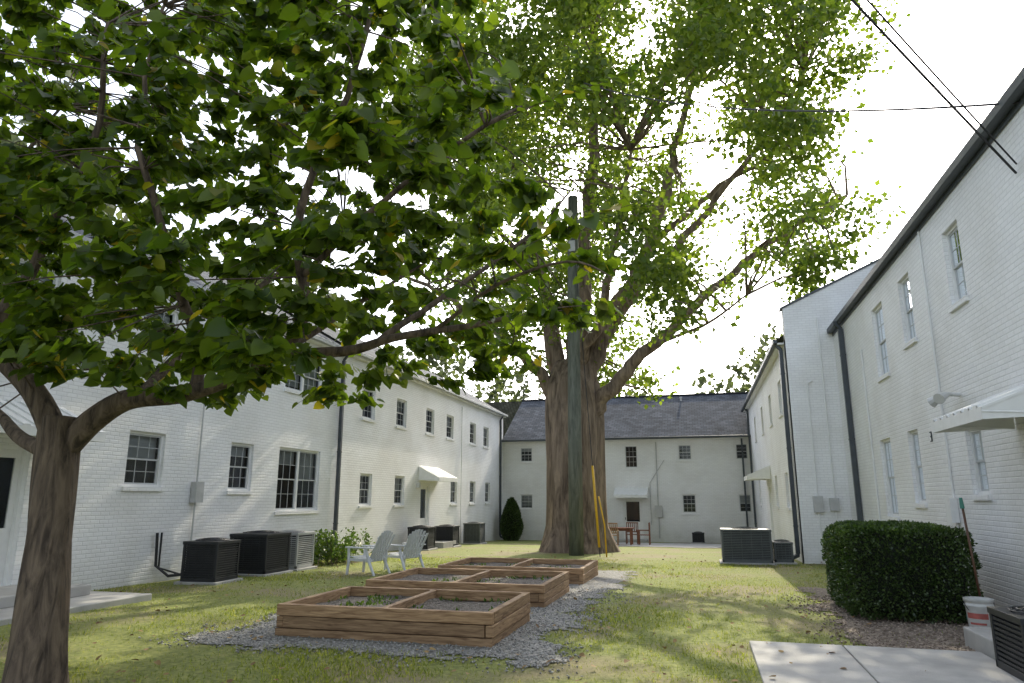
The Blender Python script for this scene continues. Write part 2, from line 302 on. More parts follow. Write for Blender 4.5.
# ------------------------------------------------------------------ buildings
def house(name,axis,c,sgn,u0,u1,z0,z1,wins,doors=(),gut=GUT,inner=.3):
    """facade on plane axis=c, inside direction sgn"""
    par=empty(name,(0,0,0))
    if axis=='x': Pt=lambda u,z,d:(c+sgn*d,u,z)
    else: Pt=lambda u,z,d:(u,c+sgn*d,z)
    def bx(mb,ua,ub,za,zb,da,db,mi=0):
        p=Pt(ua,za,da);q=Pt(ub,zb,db); mb.box(p[0],q[0],p[1],q[1],p[2],q[2],mi)
    holes=[w[:4] for w in wins]+[d[:4] for d in doors]
    us=sorted(set([u0,u1]+[h[0] for h in holes]+[h[1] for h in holes])); zs=sorted(set([z0,z1]+[h[2] for h in holes]+[h[3] for h in holes]))
    w=MB('walls',BRICK)
    for i in range(len(us)-1):
        for j in range(len(zs)-1):
            cu=(us[i]+us[i+1])/2; cz=(zs[j]+zs[j+1])/2
            if any(h[0]<cu<h[1] and h[2]<cz<h[3] for h in holes): continue
            w.add([Pt(us[i],zs[j],0),Pt(us[i+1],zs[j],0),Pt(us[i+1],zs[j+1],0),Pt(us[i],zs[j+1],0)],[(0,1,2,3)])
    for h in holes:
        a,b,za,zb=h
        for q in (((a,za),(a,zb)),((b,zb),(b,za)),((a,zb),(b,zb)),((b,za),(a,za))):
            w.add([Pt(*q[0],0),Pt(*q[1],0),Pt(*q[1],inner),Pt(*q[0],inner)],[(0,1,2,3)])
    fr=MB('window_frames',[TRIM,SASH]); gl=MB('window_glass',GLASS); it=MB('window_interior',[DARK,BLIND]); sl=MB('window_sills',BRICK)
    for wn in wins:
        a,b,za,zb=wn[:4]; nu=wn[4] if len(wn)>4 else 1
        bx(sl,a-.05,b+.05,za-.085,za-.002,-.05,-.001)
        f=.05
        bx(fr,a+.001,a+f,za+.001,zb-.001,.06,.13); bx(fr,b-f,b-.001,za+.001,zb-.001,.06,.13)
        bx(fr,a+f,b-f,zb-f,zb-.001,.06,.13); bx(fr,a+f,b-f,za+.001,za+f,.055,.13)
        W=(b-a-2*f)/nu
        for k in range(nu):
            ua=a+f+k*W; ub=ua+W
            if k>0: bx(fr,ua-.04,ua+.04,za+f,zb-f,.062,.128)
            if k>0: ua+=.04
            if k<nu-1: ub-=.04
            zm=(za+zb)/2; s=.032
            for (zl,zh,dd) in ((za+f,zm+.015,.10),(zm-.015,zb-f,.08)):
                bx(fr,ua,ua+s,zl,zh,dd,dd+.025,1); bx(fr,ub-s,ub,zl,zh,dd,dd+.025,1)
                bx(fr,ua+s,ub-s,zl,zl+s,dd,dd+.025,1); bx(fr,ua+s,ub-s,zh-s,zh,dd,dd+.025,1)
                n=3 if ub-ua>.6 else 2
                for q in range(1,n):
                    uu=ua+(ub-ua)*q/n; bx(fr,uu-.006,uu+.006,zl+s,zh-s,dd+.004,dd+.02,1)
                zc=(zl+zh)/2; bx(fr,ua+s,ub-s,zc-.006,zc+.006,dd+.005,dd+.019,1)
                gl.add([Pt(ua+s,zl+s,dd+.012),Pt(ub-s,zl+s,dd+.012),Pt(ub-s,zh-s,dd+.012),Pt(ua+s,zh-s,dd+.012)],[(0,1,2,3)])
            r=random.random(); frac=0 if r<.5 else random.choice([.25,.5,.5,.9])
            if frac: 
                zz=zb-f-(zb-za-2*f)*frac
                it.add([Pt(ua,zz,.19),Pt(ub,zz,.19),Pt(ub,zb-f,.19),Pt(ua,zb-f,.19)],[(0,1,2,3)],1)
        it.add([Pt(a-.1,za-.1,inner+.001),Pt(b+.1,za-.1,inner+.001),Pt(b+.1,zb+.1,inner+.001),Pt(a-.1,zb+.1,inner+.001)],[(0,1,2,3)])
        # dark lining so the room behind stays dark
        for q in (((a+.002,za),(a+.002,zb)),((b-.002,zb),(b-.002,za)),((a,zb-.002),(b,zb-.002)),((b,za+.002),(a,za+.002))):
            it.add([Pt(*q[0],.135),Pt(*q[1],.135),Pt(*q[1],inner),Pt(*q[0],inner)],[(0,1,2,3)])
    dr=MB('door',[TRIM,GLASS,DARK])
    for d in doors:
        a,b,za,zb=d[:4]
        bx(dr,a+.001,a+.07,za,zb-.001,.02,.14);bx(dr,b-.07,b-.001,za,zb-.001,.02,.14);bx(dr,a+.07,b-.07,zb-.07,zb-.001,.02,.14)
        bx(dr,a+.07,b-.07,za,za+.9,.10,.14); bx(dr,a+.07,a+.17,za+.9,zb-.07,.10,.14); bx(dr,b-.17,b-.07,za+.9,zb-.07,.10,.14)
        bx(dr,a+.17,b-.17,zb-.2,zb-.07,.10,.14)
        p=[Pt(a+.17,za+.9,.125),Pt(b-.17,za+.9,.125),Pt(b-.17,zb-.2,.125),Pt(a+.17,zb-.2,.125)]; dr.add(p,[(0,1,2,3)],1)
        bx(dr,a,b,za,zb,.29,.31,2)
        bx(dr,a+.09,a+.12,za+1,za+1.12,.06,.10,2)
    w.build(par); fr.build(par); gl.build(par); it.build(par); sl.build(par)
    if doors: dr.build(par)
    return par,Pt,bx
def uvmesh(name,quads,m,par,thick=.0):
    me=bpy.data.meshes.new(name); v=[];f=[];uv=[]
    for q in quads:
        b=len(v); v+=q; f.append(tuple(range(b,b+len(q))))
        o=Vector(q[0]); e=(Vector(q[1])-o).normalized(); n=e.cross(Vector(q[2])-o).normalized(); t=n.cross(e)
        uv+=[((Vector(p)-o).dot(e),(Vector(p)-o).dot(t)) for p in q]
    me.from_pydata(v,[],f); l=me.uv_layers.new(name='UVMap')
    for i,u in enumerate(uv): l.data[i].uv=u
    me.materials.append(m); me.update(); o=bpy.data.objects.new(name,me); link(o,par); return o
def downspout(mb,p,z1,z0,sx,w=.05,axis='x'):
    x,y=p
    mb.box(x-w,x+w,y-w,y+w,z0+.25,z1-.25)
    dx=(.1*sx if axis=='x' else 0); dy=(.1*sx if axis=='y' else 0)
    mb.tube([(x,y,z1-.3),(x,y,z1-.22),(x+dx,y+dy,z1-.1),(x+dx,y+dy,z1-.02)],w*1.05,6)
    mb.tube([(x,y,z0+.3),(x,y,z0+.2),(x+dx*3,y+dy*3,z0+.06)],w*1.05,6)
    for z in (z0+1,(z0+z1)/2,z1-1): mb.box(x-w-.008,x+w+.008,y-w-.008,y+w+.008,z,z+.04)

# left near building
U=(4.55,5.6)
wl=[(11.6,12.6,1.82,2.92),(14.8,15.7,1.77,2.92),(16.85,19.0,1.25,2.95,2),(16.9,18.9,*U,2),(14.8,15.7,*U),(11.6,12.6,*U),(6.5,7.5,*U),(4.5,5.5,1.8,2.9),(8.6,9.6,*U)]
par,Pt,bx=house('brick_apartment_building','x',-10.9,-1,-8,20.1,-.9,6.3,wl,[(8.55,9.5,.22,2.45)])
mb=MB('end_walls',BRICK); 
mb.add([(-10.9,20.1,-.9),(-18.9,20.1,-.9),(-18.9,20.1,6.3),(-14.9,20.1,8.6),(-10.9,20.1,6.3)],[(0,1,2,3,4)]); mb.add([(-10.9,-8,-.9),(-18.9,-8,-.9),(-18.9,-8,6.3),(-14.9,-8,8.6),(-10.9,-8,6.3)],[(4,3,2,1,0)]); mb.build(par)
uvmesh('roof',[[(-10.68,-8.2,6.25),(-10.68,20.2,6.25),(-14.9,20.2,8.7),(-14.9,-8.2,8.7)],[(-14.9,-8.2,8.7),(-14.9,20.2,8.7),(-19.3,20.2,6.17),(-19.3,-8.2,6.17)]],SHIN,par)
mb=MB('gutter',[GUTW,TRIM]); mb.box(-10.7,-10.57,-8.2,20.15,6.12,6.25); mb.box(-10.899,-10.7,-8.2,20.15,6.10,6.14,1); mb.build(par,bevel=.01)
mb=MB('downspout',GUT); downspout(mb,(-10.82,20.0),6.15,gz(-10.9,20),1); mb.build(par)
def hood(par,x0,sx,y0,y1,zt,zb,proj,axis='x'):
    mb=MB('door_awning',TRIM)
    n=int((y1-y0)/.12)
    def Q(u,d,z): return (x0+sx*d,u,z) if axis=='x' else (u,x0+sx*d,z)
    for i in range(n):
        a=y0+(y1-y0)*i/n; b=y0+(y1-y0)*(i+1)/n; h=.03 if i%2 else 0
        P=[Q(a,.0,zt+h),Q(b,.0,zt+h),Q(b,proj,zb+h),Q(a,proj,zb+h),Q(b,proj+.004,zb-.14),Q(a,proj+.004,zb-.14)]
        P2=[Q(a,.0,zt+h-.025),Q(b,.0,zt+h-.025),Q(b,proj-.02,zb+h-.025),Q(a,proj-.02,zb+h-.025)]
        mb.add(P+P2,[(0,1,2,3),(3,2,4,5),(6,9,8,7),(0,3,9,6),(1,7,8,2)])
    for u in (y0+.01,y1-.01):
        mb.add([Q(u,0.01,zt),Q(u,proj,zb),Q(u,proj,zb-.14),Q(u,0.01,zb-.10)],[(0,1,2,3)])
        mb.tube([Q(u,.02,zb-.1),Q(u,proj,zb-.05)],.015,6)
    mb.build(par)
hood(par,-10.9,1,7.6,10.0,3.15,2.68,1.0)
mb=MB('meter_box',[METER,CAB]); mb.box(-10.89,-10.74,13.5,13.75,1.5,1.95); mb.tube([(-10.84,13.62,1.95),(-10.84,13.62,5.9)],.02,6); mb.tube([(-10.84,13.62,1.5),(-10.84,13.62,.1)],.02,6)
mb.tube([(-10.82,12.55,.9),(-10.82,12.6,.25),(-10.5,12.6,.06),(-10.0,12.6,.12)],.03,6,1); mb.tube([(-10.82,12.68,.9),(-10.83,12.7,.2),(-10.4,12.9,.05),(-10.0,12.8,.14)],.022,6,1); mb.build(par)

# left far building
wl=[]
for u in (21.6,24.4,27.4,29.9,33.3,35.6): wl.append((u,u+.95,4.25,5.3))
for u in (21.65,24.45,30.6,33.4,36.0): wl.append((u,u+.9,1.35,2.4))
par,Pt,bx=house('brick_apartment_building','x',-10.9,-1,20.1,39.5,-1.4,6.25,wl,[(27.0,28.0,-.1,2.15)],gut=GUTW)
mb=MB('end_walls',BRICK); mb.add([(-10.9,39.49,-.9),(-18.9,39.49,-.9),(-18.9,39.49,6.3),(-14.9,39.49,8.6),(-10.9,39.49,6.3)],[(0,1,2,3,4)]); mb.build(par)
uvmesh('roof',[[(-10.68,20.22,6.33),(-10.68,39.6,6.33),(-14.9,39.6,8.8),(-14.9,20.22,8.8)],[(-14.9,20.22,8.8),(-14.9,39.6,8.8),(-19.3,39.6,6.28),(-19.3,20.22,6.28)]],SHIN,par)
mb=MB('gutter',[GUTW,TRIM]); mb.box(-10.7,-10.57,20.2,39.4,6.21,6.32); mb.box(-10.899,-10.7,20.2,39.4,6.16,6.22,1); mb.build(par,bevel=.01)
mb=MB('downspout',GUT); downspout(mb,(-10.82,38.7),6.2,gz(-10.9,39),1); mb.build(par)
hood(par,-10.9,1,26.7,29.0,2.85,2.4,.9)
mb=MB('concrete_stoop',CONC); mb.box(-10.9,-9.8,26.8,28.3,-.8,-.1); mb.build(par,bevel=.01)
mb=MB('wall_light',LAMPG); mb.box(-10.89,-10.75,26.5,26.62,2.0,2.2); mb.tube([(-10.85,31.9,-.4),(-10.85,31.9,5.9)],.018,6); mb.build(par)

# back building
wl=[(-3.93,-3.2,3.2,4.45),(-1.04,-.3,3.6,4.45),(-9.9,-9.15,3.6,4.45),(1.95,2.6,3.6,4.45),(-6.9,-6.15,3.2,4.45),(-9.9,-9.15,1.0,1.8),(-.95,-.2,.8,1.8),(1.95,2.6,.85,1.8),(-7.1,-6.3,.8,1.8)]
par,Pt,bx=house('brick_apartment_building','y',39.5,1,-10.9,8,-1.4,4.95,wl,[(-4.1,-3.05,-.55,1.6)])
uvmesh('roof',[[(-10.85,39.1,4.84),(9,39.1,4.84),(9,44,7.75),(-10.85,44,7.75)],[(9,44,7.75),(9,48.9,4.84),(-18,48.9,4.84),(-18,44,7.75)]],SHIN,par)
mb=MB('ridge_cap',SHIN); mb.tube([(-10.85,44,7.75),(9,44,7.75)],.09,6); mb.build(par)
mb=MB('gutter',[GUT,TRIM]); mb.box(-10.85,9,38.96,39.1,4.74,4.85); mb.box(-10.88,9,39.1,39.497,4.7,4.74,1); mb.build(par,bevel=.01)
mb=MB('roof_vent',[METER]); 
for x,y in ((-5.5,42.9),(-.8,43.3),(-8,43)):
    z=4.84+(y-39.1)*.594; mb.tube([(x,y,z-.1),(x,y,z+.2)],.05,8); mb.tube([(x,y,z+.17),(x,y,z+.23)],.08,8)
mb.build(par)
hood(par,39.5,-1,-4.5,-2.7,2.15,1.75,.9,axis='y')
mb=MB('downspout',GUT); downspout(mb,(2.3,39.4),4.85,gz(0,39),-1,.045,'y'); mb.build(par)
mb=MB('concrete_stoop',CONC); mb.box(-4.4,-2.8,38.3,39.49,-.9,-.55); mb.build(par,bevel=.01)
mb=MB('utility_conduit',[METER]); mb.tube([(-2.2,39.45,-.5),(-2.2,39.45,4.6)],.03,6); mb.box(-2.4,-2.0,39.3,39.48,.6,1.2); mb.tube([(-1.8,39.45,3.6),(-2.6,39.45,2.4),(-2.6,39.45,.2)],.02,6); mb.build(par)

# right near building
wl=[(11.65,12.35,4.6,5.85),(14.35,15.1,4.55,5.85),(16.45,17.4,4.25,5.85),(11.9,12.55,1.65,2.65),(15.0,15.7,1.5,2.9),(17.05,18.0,1.2,2.9),(8.3,9.1,4.6,5.85),(5,5.9,4.6,5.85),(5,5.9,1.6,2.7)]
par,Pt,bx=house('brick_apartment_building','x',4.1,1,-8,22.1,-.9,6.5,wl,[(8.7,9.6,.34,2.4)])
uvmesh('roof',[[(3.97,22.05,6.5),(3.97,-8.2,6.5),(8.1,-8.2,9.0),(8.1,22.05,9.0)],[(8.1,22.05,9.0),(8.1,-8.2,9.0),(12.5,-8.2,6.47),(12.5,22.05,6.47)]],SHIN,par)
mb=MB('end_walls',BRICK); mb.add([(4.1,-8,-.9),(12.1,-8,-.9),(12.1,-8,6.5),(8.1,-8,8.9),(4.1,-8,6.5)],[(0,1,2,3,4)]); mb.build(par)
mb=MB('gutter',[GUT,GUT]); mb.box(3.93,4.07,-8.2,22.05,6.38,6.52); mb.box(4.07,4.098,-8.2,22.05,6.30,6.50,1); mb.build(par,bevel=.01)
mb=MB('downspout',GUT); downspout(mb,(4.02,20.6),6.42,gz(4,20.6),-1,.06); mb.build(par)
hood(par,4.1,-1,8.9,10.7,3.0,2.6,1.0)
mb=MB('flood_light',[LAMPG]); mb.tube([(4.09,12.5,3.2),(3.9,12.5,3.22)],.03,8); mb.tube([(3.95,12.5,3.22),(3.86,12.42,3.2),(3.72,12.3,3.12)],[.03,.05,.09],10); mb.tube([(3.95,12.5,3.22),(3.86,12.6,3.2),(3.74,12.74,3.12)],[.03,.05,.09],10); mb.build(par)
mb=MB('conduit',[TRIM]); mb.tube([(4.08,13.4,0),(4.08,13.4,6.3)],.018,6); mb.tube([(4.08,18.7,0),(4.08,18.7,5.2)],.02,6); mb.box(3.98,4.095,13.3,13.55,1.2,1.6)
mb.build(par)
mb=MB('house_number',[GUT])
for a in (((0,0),(1,0)),((1,0),(1,1)),((1,1),(.3,1)),((1,1),(1,2)),((1,2),(0,2))):
    (u0,v0),(u1,v1)=a; y=14.25; s=.08
    mb.tube([(4.09,y-u0*s,2.6+v0*s),(4.09,y-u1*s,2.6+v1*s)],.012,6)
mb.build(par)

# right far building with parapet gable
wl=[(u,u+.85,4.3,5.4) for u in (24.2,27.6,31.2,35.2)]+[(24.3,25.1,1.3,2.4),(27.6,28.4,1.3,2.4),(35.2,36,1.3,2.4)]
par,Pt,bx=house('brick_apartment_building','x',2.75,1,22.1,41,-1.4,6.3,wl,[(30.3,31.3,-.2,2.1)])
mb=MB('gable_wall',BRICK); x0=2.75
pr=[(x0,-1),(10.9,-1),(10.9,7.25),(6.8,9.1),(x0,7.25)]
A=[(x,22.1,z) for x,z in pr]; B=[(x,22.4,z) for x,z in pr]
mb.add(A+B,[(0,1,2,3,4),(9,8,7,6,5),(3,8,9,4),(2,7,8,3),(4,9,5,0)]); mb.build(par)
mb=MB('parapet_coping',GUT)
def slab(p,q,w0,w1,t):
    mb.add([(p[0],w0,p[1]),(q[0],w0,q[1]),(q[0],w1,q[1]),(p[0],w1,p[1]),(p[0],w0,p[1]+t),(q[0],w0,q[1]+t),(q[0],w1,q[1]+t),(p[0],w1,p[1]+t)],[(0,3,2,1),(4,5,6,7),(0,1,5,4),(1,2,6,5),(2,3,7,6),(3,0,4,7)])
slab((2.68,7.222),(6.8,9.105),22.05,22.45,.06); slab((6.8,9.105),(11,7.21),22.05,22.45,.06); mb.build(par)
uvmesh('roof',[[(2.55,41,6.38),(2.55,22.4,6.38),(6.8,22.4,8.7),(6.8,41,8.7)],[(6.8,41,8.7),(6.8,22.4,8.7),(11.2,22.4,6.3),(11.2,41,6.3)]],SHIN,par)
mb=MB('gutter',[GUT,TRIM]); mb.box(2.44,2.56,22.42,40.8,6.25,6.37); mb.box(2.56,2.748,22.42,40.8,6.2,6.26,1); mb.build(par,bevel=.01)
mb=MB('downspout',GUT); downspout(mb,(2.66,22.6),6.3,gz(2.7,22.6),-1,.06); downspout(mb,(2.67,38.9),6.3,gz(2.7,39),-1,.05); mb.build(par)
hood(par,2.75,-1,29.8,32.0,2.85,2.45,.9)
mb=MB('utility_conduit',[METER,TRIM]); mb.tube([(3.25,22.06,0),(3.25,22.06,4.9),(3.4,22.06,5.0)],.02,6,1); mb.tube([(3.7,22.06,0),(3.7,22.06,6.9)],.022,6,1); mb.box(3.12,3.38,21.98,22.09,1.2,1.65); mb.box(3.55,3.8,21.98,22.09,1.25,1.6); mb.build(par)

# ------------------------------------------------------------------ raised beds
def rbed(x0,x1,y0,y1,zt=.40):
    par=empty('raised_garden_bed'); g=min(gz(x0,y0),gz(x1,y1))-.02; t=.085; h=zt/3+.004
    mb=MB('timber_frame',WOOD)
    for k in range(3):
        a=g+k*h; b=a+h-.008; j=random.uniform(-.008,.008)
        if k%2==0:
            mb.box(x0,x1,y0+j,y0+t+j,a,b); mb.box(x0,x1,y1-t+j,y1+j,a,b); mb.box(x0+j,x0+t+j,y0+t+.012,y1-t-.012,a,b); mb.box(x1-t+j,x1+j,y0+t+.012,y1-t-.012,a,b)
        else:
            mb.box(x0+t+.006,x1-t-.006,y0+j,y0+t+j,a,b); mb.box(x0+t+.006,x1-t-.006,y1-t+j,y1+j,a,b); mb.box(x0+j,x0+t+j,y0,y1,a,b); mb.box(x1-t+j,x1+j,y0,y1,a,b)
        xm=(x0+x1)/2; mb.box(xm-t/2,xm+t/2,y0+t+.014,y1-t-.014,a,b-.003)
    mb.build(par,bevel=.008)
    ns=MB('soil',SOIL); nx,ny=30,20
    vs=[];fs=[]
    for j in range(ny+1):
        for i in range(nx+1):
            x=x0+.03+(x1-x0-.06)*i/nx; y=y0+.03+(y1-y0-.06)*j/ny
            vs.append((x,y,g+zt-.11+.05*noise.noise(Vector((x*2,y*2,0)))+.02*noise.noise(Vector((x*9,y*9,0)))))
    for j in range(ny):
        for i in range(nx): b=j*(nx+1)+i; fs.append((b,b+1,b+nx+2,b+nx+1))
    ns.add(vs,fs); ns.build(par,smooth=True)
    n=800; C=np.stack([rng.uniform(x0+.12,x1-.12,n),rng.uniform(y0+.12,y1-.12,n),np.full(n,g+zt-.11)],1)
    k=np.array([noise.noise(Vector((c[0]*1.5,c[1]*1.5,9)))>.1 for c in C]); C=C[k]; n=len(C)
    T=rdir(n); T[:,2]=np.abs(T[:,2])+.5; scatter('weeds',OVAL,C,rng.uniform(.03,.08,n),T,rdir(n),LEAF5,par,sx=.8)
rbed(-5.06,-2.33,8.0,9.85); rbed(-5.45,-2.42,11.2,13.4,.38); rbed(-5.45,-2.35,14.6,16.75,.36)

# ------------------------------------------------------------------ trees
def interp(pts,n):
    pts=[Vector(p) for p in pts]; out=[]
    for i in range(len(pts)-1):
        p0=pts[max(i-1,0)];p1=pts[i];p2=pts[i+1];p3=pts[min(i+2,len(pts)-1)]
        for k in range(n):
            t=k/n; out.append(.5*((2*p1)+(p2-p0)*t+(2*p0-5*p1+4*p2-p3)*t*t+(3*p1-p0-3*p2+p3)*t*t*t))
    out.append(pts[-1]); return out
def limb(mb,pts,r0,r1,n=8,seg=5,wob=.04,rib=None,pw=1.0):
    P=interp(pts,seg); m=len(P)
    P=[p+Vector((noise.noise(p*1.7),noise.noise(p*1.7+Vector((5,0,0))),0))*wob if 0<i<m-1 else p for i,p in enumerate(P)]
    rad=[r0+(r1-r0)*(i/(m-1))**pw for i in range(m)]
    mb.tube(P,rad,n,rib=rib); return [(p,r) for p,r in zip(P,rad)]

# --- small heart-leaved tree on the left
par=empty('redbud_tree')
mb=MB('trunk_and_branches',BARK1); sk=[]
rib=lambda th,i,p:1+.07*math.sin(3*th+p.z*2)+.05*math.sin(7*th-p.z*3)+.35*max(0,.35-p.z)
tr=interp([(-5.72,5.35,-.15),(-5.74,5.36,.4),(-5.82,5.4,1.2),(-5.9,5.42,2.0),(-5.92,5.43,2.35)],5)
mb.tube(tr,[.24-.06*min(1,i/10) for i in range(len(tr))],20,rib=rib)
sk+=limb(mb,[(-5.9,5.42,2.0),(-5.65,5.5,2.32),(-5.3,5.58,2.52),(-4.8,5.6,2.56),(-4.35,5.6,2.66),(-3.8,5.7,2.88),(-3.1,5.9,2.98),(-2.4,6.1,3.15),(-1.6,6.3,3.3)],.13,.02,wob=.09)
sk+=limb(mb,[(-5.92,5.43,2.1),(-6.15,5.3,2.6),(-6.6,5.1,3.05),(-7.2,4.9,3.6),(-7.9,4.8,4.3)],.13,.03)
sk+=limb(mb,[(-5.9,5.42,2.0),(-6.5,5.6,2.15),(-7.2,5.8,2.5),(-8.2,6.1,3.1)],.10,.02)
sk+=limb(mb,[(-4.6,5.6,2.6),(-4.45,5.4,3.2),(-4.7,5.1,4.0),(-4.9,4.9,5.0),(-4.7,4.8,6.2)],.06,.015,wob=.12)
sk+=limb(mb,[(-3.7,5.7,2.9),(-3.45,5.6,3.3),(-3.5,5.4,3.9),(-3.2,5.3,4.7),(-2.8,5.2,5.6),(-2.6,5.1,6.5)],.065,.015,wob=.1)
sk+=limb(mb,[(-3.47,5.5,3.6),(-2.9,5.4,4.0),(-2.3,5.3,4.35),(-1.6,5.2,4.7),(-1.3,5.3,4.9)],.035,.012)
sk+=limb(mb,[(-6.6,5.1,3.05),(-6.4,5.3,4.0),(-6.0,5.4,5.2),(-5.9,5.3,6.6)],.07,.02,wob=.1)
sk+=limb(mb,[(-2.9,5.95,3.02),(-2.3,6.5,3.7),(-1.7,6.9,4.3),(-1.2,7.1,4.9)],.035,.01)
sk+=limb(mb,[(-5.2,5.55,2.5),(-5.3,6.3,3.2),(-5.0,7.2,4.2),(-4.4,7.9,5.2)],.06,.015)
sk+=limb(mb,[(-3.8,5.7,2.9),(-3.6,6.5,3.5),(-3.0,7.5,4.4)],.045,.012)
sk+=limb(mb,[(-2.4,6.1,3.15),(-1.7,5.9,3.5),(-1.0,5.7,3.6),(-.62,5.6,3.4)],.022,.006)
sk+=limb(mb,[(-7.2,4.9,3.6),(-7.4,5.5,4.8),(-7.2,6,6.2)],.05,.015)
SK=np.array([list(p) for p,r in sk])
zt=[2.5,3.0,3.3,3.8,4.3,5,6,7.5]; xm=[-2.2,-.60,-.42,-.75,-1.15,-1.5,-1.75,-1.9]
xl=[-12,-7.2,-6.4,-5.5,-4.8,-3.4,-2.4,-1.9,-1.4,-.6]; zl=[2.95,2.88,2.85,2.66,2.5,2.45,2.55,2.75,2.9,3.0]
cl=[]
while len(cl)<780:
    y=random.uniform(3.7,8.4); s=1+.55*(y/5.5-1)
    x=random.uniform(-9.2,-.5); z=2.4+5.0*random.random()**1.05
    if x>np.interp(z,zt,xm)-.12: continue
    if z<np.interp(x,xl,zl)+.05: continue
    if -5.2<x<-3.9 and 5.5<z<6.3 and random.random()<.5: continue
    if noise.noise(Vector((x*.9,y*.9,z*1.3)))<-.2 and random.random()<.8: continue
    if x<-7.6 and random.random()<.2: continue
    p=Vector((x*s,y,1.6+(z-1.6)*s)); cl.append(p)
C=[];T=[];N=[];S=[]
for p in cl:
    d=SK-np.array(p); i=int((d**2).sum(1).argmin()); a=Vector(SK[i])
    mid=(a+p)/2+Vector((random.uniform(-.1,.1),random.uniform(-.1,.1),random.uniform(.0,.15)))
    if (p-a).length<2.0 and random.random()<.5: mb.tube(interp([a,mid,p],3),[.010,.009,.008,.007,.006,.004,.003],4,cap=False)
    out=(p-a); out.z*=.3
    if out.length<.05: out=Vector((1,0,0))
    out.normalize(); ng=random.randint(3,5)
    for g in range(ng):
        ang=random.uniform(-1.4,1.4); dr=Vector((out.x*math.cos(ang)-out.y*math.sin(ang),out.x*math.sin(ang)+out.y*math.cos(ang),random.uniform(-.35,.25)))
        ln=random.uniform(.3,.6); st=p-dr*.15; m=random.randint(8,11)
        if g%2==0: mb.tube([st,st+dr*ln*.6,st+dr*ln+Vector((0,0,-.04))],[.004,.003,.002],3,cap=False)
        for k in range(m):
            q=st+dr*(ln*(k+.5)/m); side=1 if k%2 else -1
            t=Vector((dr.x-side*dr.y*.9,dr.y+side*dr.x*.9,random.uniform(-1.5,-.3)))
            C.append(q+Vector((random.gauss(0,.02),random.gauss(0,.02),random.gauss(0,.02)))); T.append(t); N.append((random.gauss(0,.7),random.gauss(0,.7),1)); S.append(random.uniform(.08,.145))
# overhanging twig
tw=interp([(-1.6,5.2,4.7),(-1.1,5.35,4.95),(-.7,5.45,5.1),(-.36,5.5,5.22)],5); mb.tube(tw,[.007]*10+[.004]*6,4,cap=False)
for i,q in enumerate(tw[3:]):
    for sd in (-1,1):
        C.append(q); T.append(Vector((.6,sd*.7,-.3+random.uniform(-.2,.5)))); N.append((random.gauss(0,.4),random.gauss(0,.6),1)); S.append(random.uniform(.08,.12))
mb.build(par,smooth=True)
scatter('foliage',HEART,np.array(C),np.array(S),np.array(T),np.array(N),LEAF1,par)
nleaf1=len(C)

# --- big shade tree
par=empty('maple_tree'); mb=MB('trunk_and_branches',BARK2); sk=[]
bx0,by0=-4.5,26.4
def rib2(th,i,p):
    fl=max(0,.9-(p.z+.3))
    return 1+.09*math.sin(5*th+p.z*.25)+.06*math.sin(9*th-p.z*.2+1)+.035*math.sin(17*th+p.z*.5)+.25*fl*(1+.5*math.sin(5*th+1))
tr=interp([(bx0,by0,-.5),(bx0,by0,.4),(bx0,by0,1.5),(bx0,by0,3),(bx0+.02,by0,4.6),(bx0-.02,by0,5.8),(bx0-.1,by0,6.8)],5)
mb.tube(tr,list(np.interp(range(len(tr)),[0,4,10,20,25,30],[1.14,1.08,1.03,1.03,.95,.5])),40,rib=rib2)
limbs=[([(-4.0,26.3,4.4),(-3.2,26.1,5.4),(-2.2,25.9,6.4),(-1.0,25.8,7.4),(.6,25.7,8.8),(2.3,25.6,10.2),(4,25.4,11.2),(5.6,25.2,12)],.36,.06),
([(-4.2,26.4,5.4),(-3.4,26.6,7.4),(-2.3,26.8,9.6),(-1.2,27,12),(-.4,27.2,15),(.6,27.3,18.5),(1.2,27.3,22)],.5,.06),
([(-4.5,26.4,5.6),(-4.2,26.2,8),(-3.9,26,11),(-3.4,25.8,15),(-3.2,25.8,19),(-2.8,26,23)],.55,.06),
([(-4.8,26.4,5.4),(-5.4,26.6,8),(-6,26.8,11),(-6.8,27,14.5),(-7.6,27.2,18)],.48,.06),
([(-4.9,26.3,5.0),(-6.0,25.8,6.6),(-7.4,25.4,8.0),(-9.4,25,9.4),(-11,24.6,10.3)],.3,.05),
([(-2.9,26.7,8.3),(-1.2,26.3,10.2),(.8,25.9,12.2),(3,25.4,14.6),(4.6,25,17)],.26,.05),
([(-4.3,26.2,6.5),(-3.0,24.9,8.8),(-2.2,23.2,11),(-1.6,21.8,13)],.26,.05),
([(-4.5,26.6,6.5),(-4.8,28.4,9),(-4.6,30.2,12)],.3,.05),
([(-1.6,26.9,11.2),(1,27.2,13.4),(3.8,27.6,15.2),(6,27.6,16)],.16,.04),
([(-1.6,25.85,6.9),(-.6,25,7.2),(.6,24.4,7.5),(1.9,24,8.3)],.10,.03),
([(-5.9,26.8,10.6),(-7.6,26,12.4),(-9.4,25.4,14)],.16,.04)]
for pts,a,b in limbs: sk+=limb(mb,pts,a,b,n=12,seg=5,wob=.25,pw=.75)
SK=np.array([list(p) for p,r in sk])
cl=[]
xb=[-12,-9.5,-8,-6.2,-5,-3.2,-1.5,0,2,4,6,8]; zb=[8.5,5.8,5.0,4.9,6.0,5.6,5.3,6.2,7.2,8.2,9.6,12]
openings=[(.5,17.0,2.4,5.2),(-7.8,9.4,1.8,1.5),(-.2,8.3,1.3,1.2),(-8.0,19,1.5,3.0),(-3.6,12.5,1.0,2.2),(1.2,11.0,.9,1.1),(-6.6,6.6,.9,.8)]
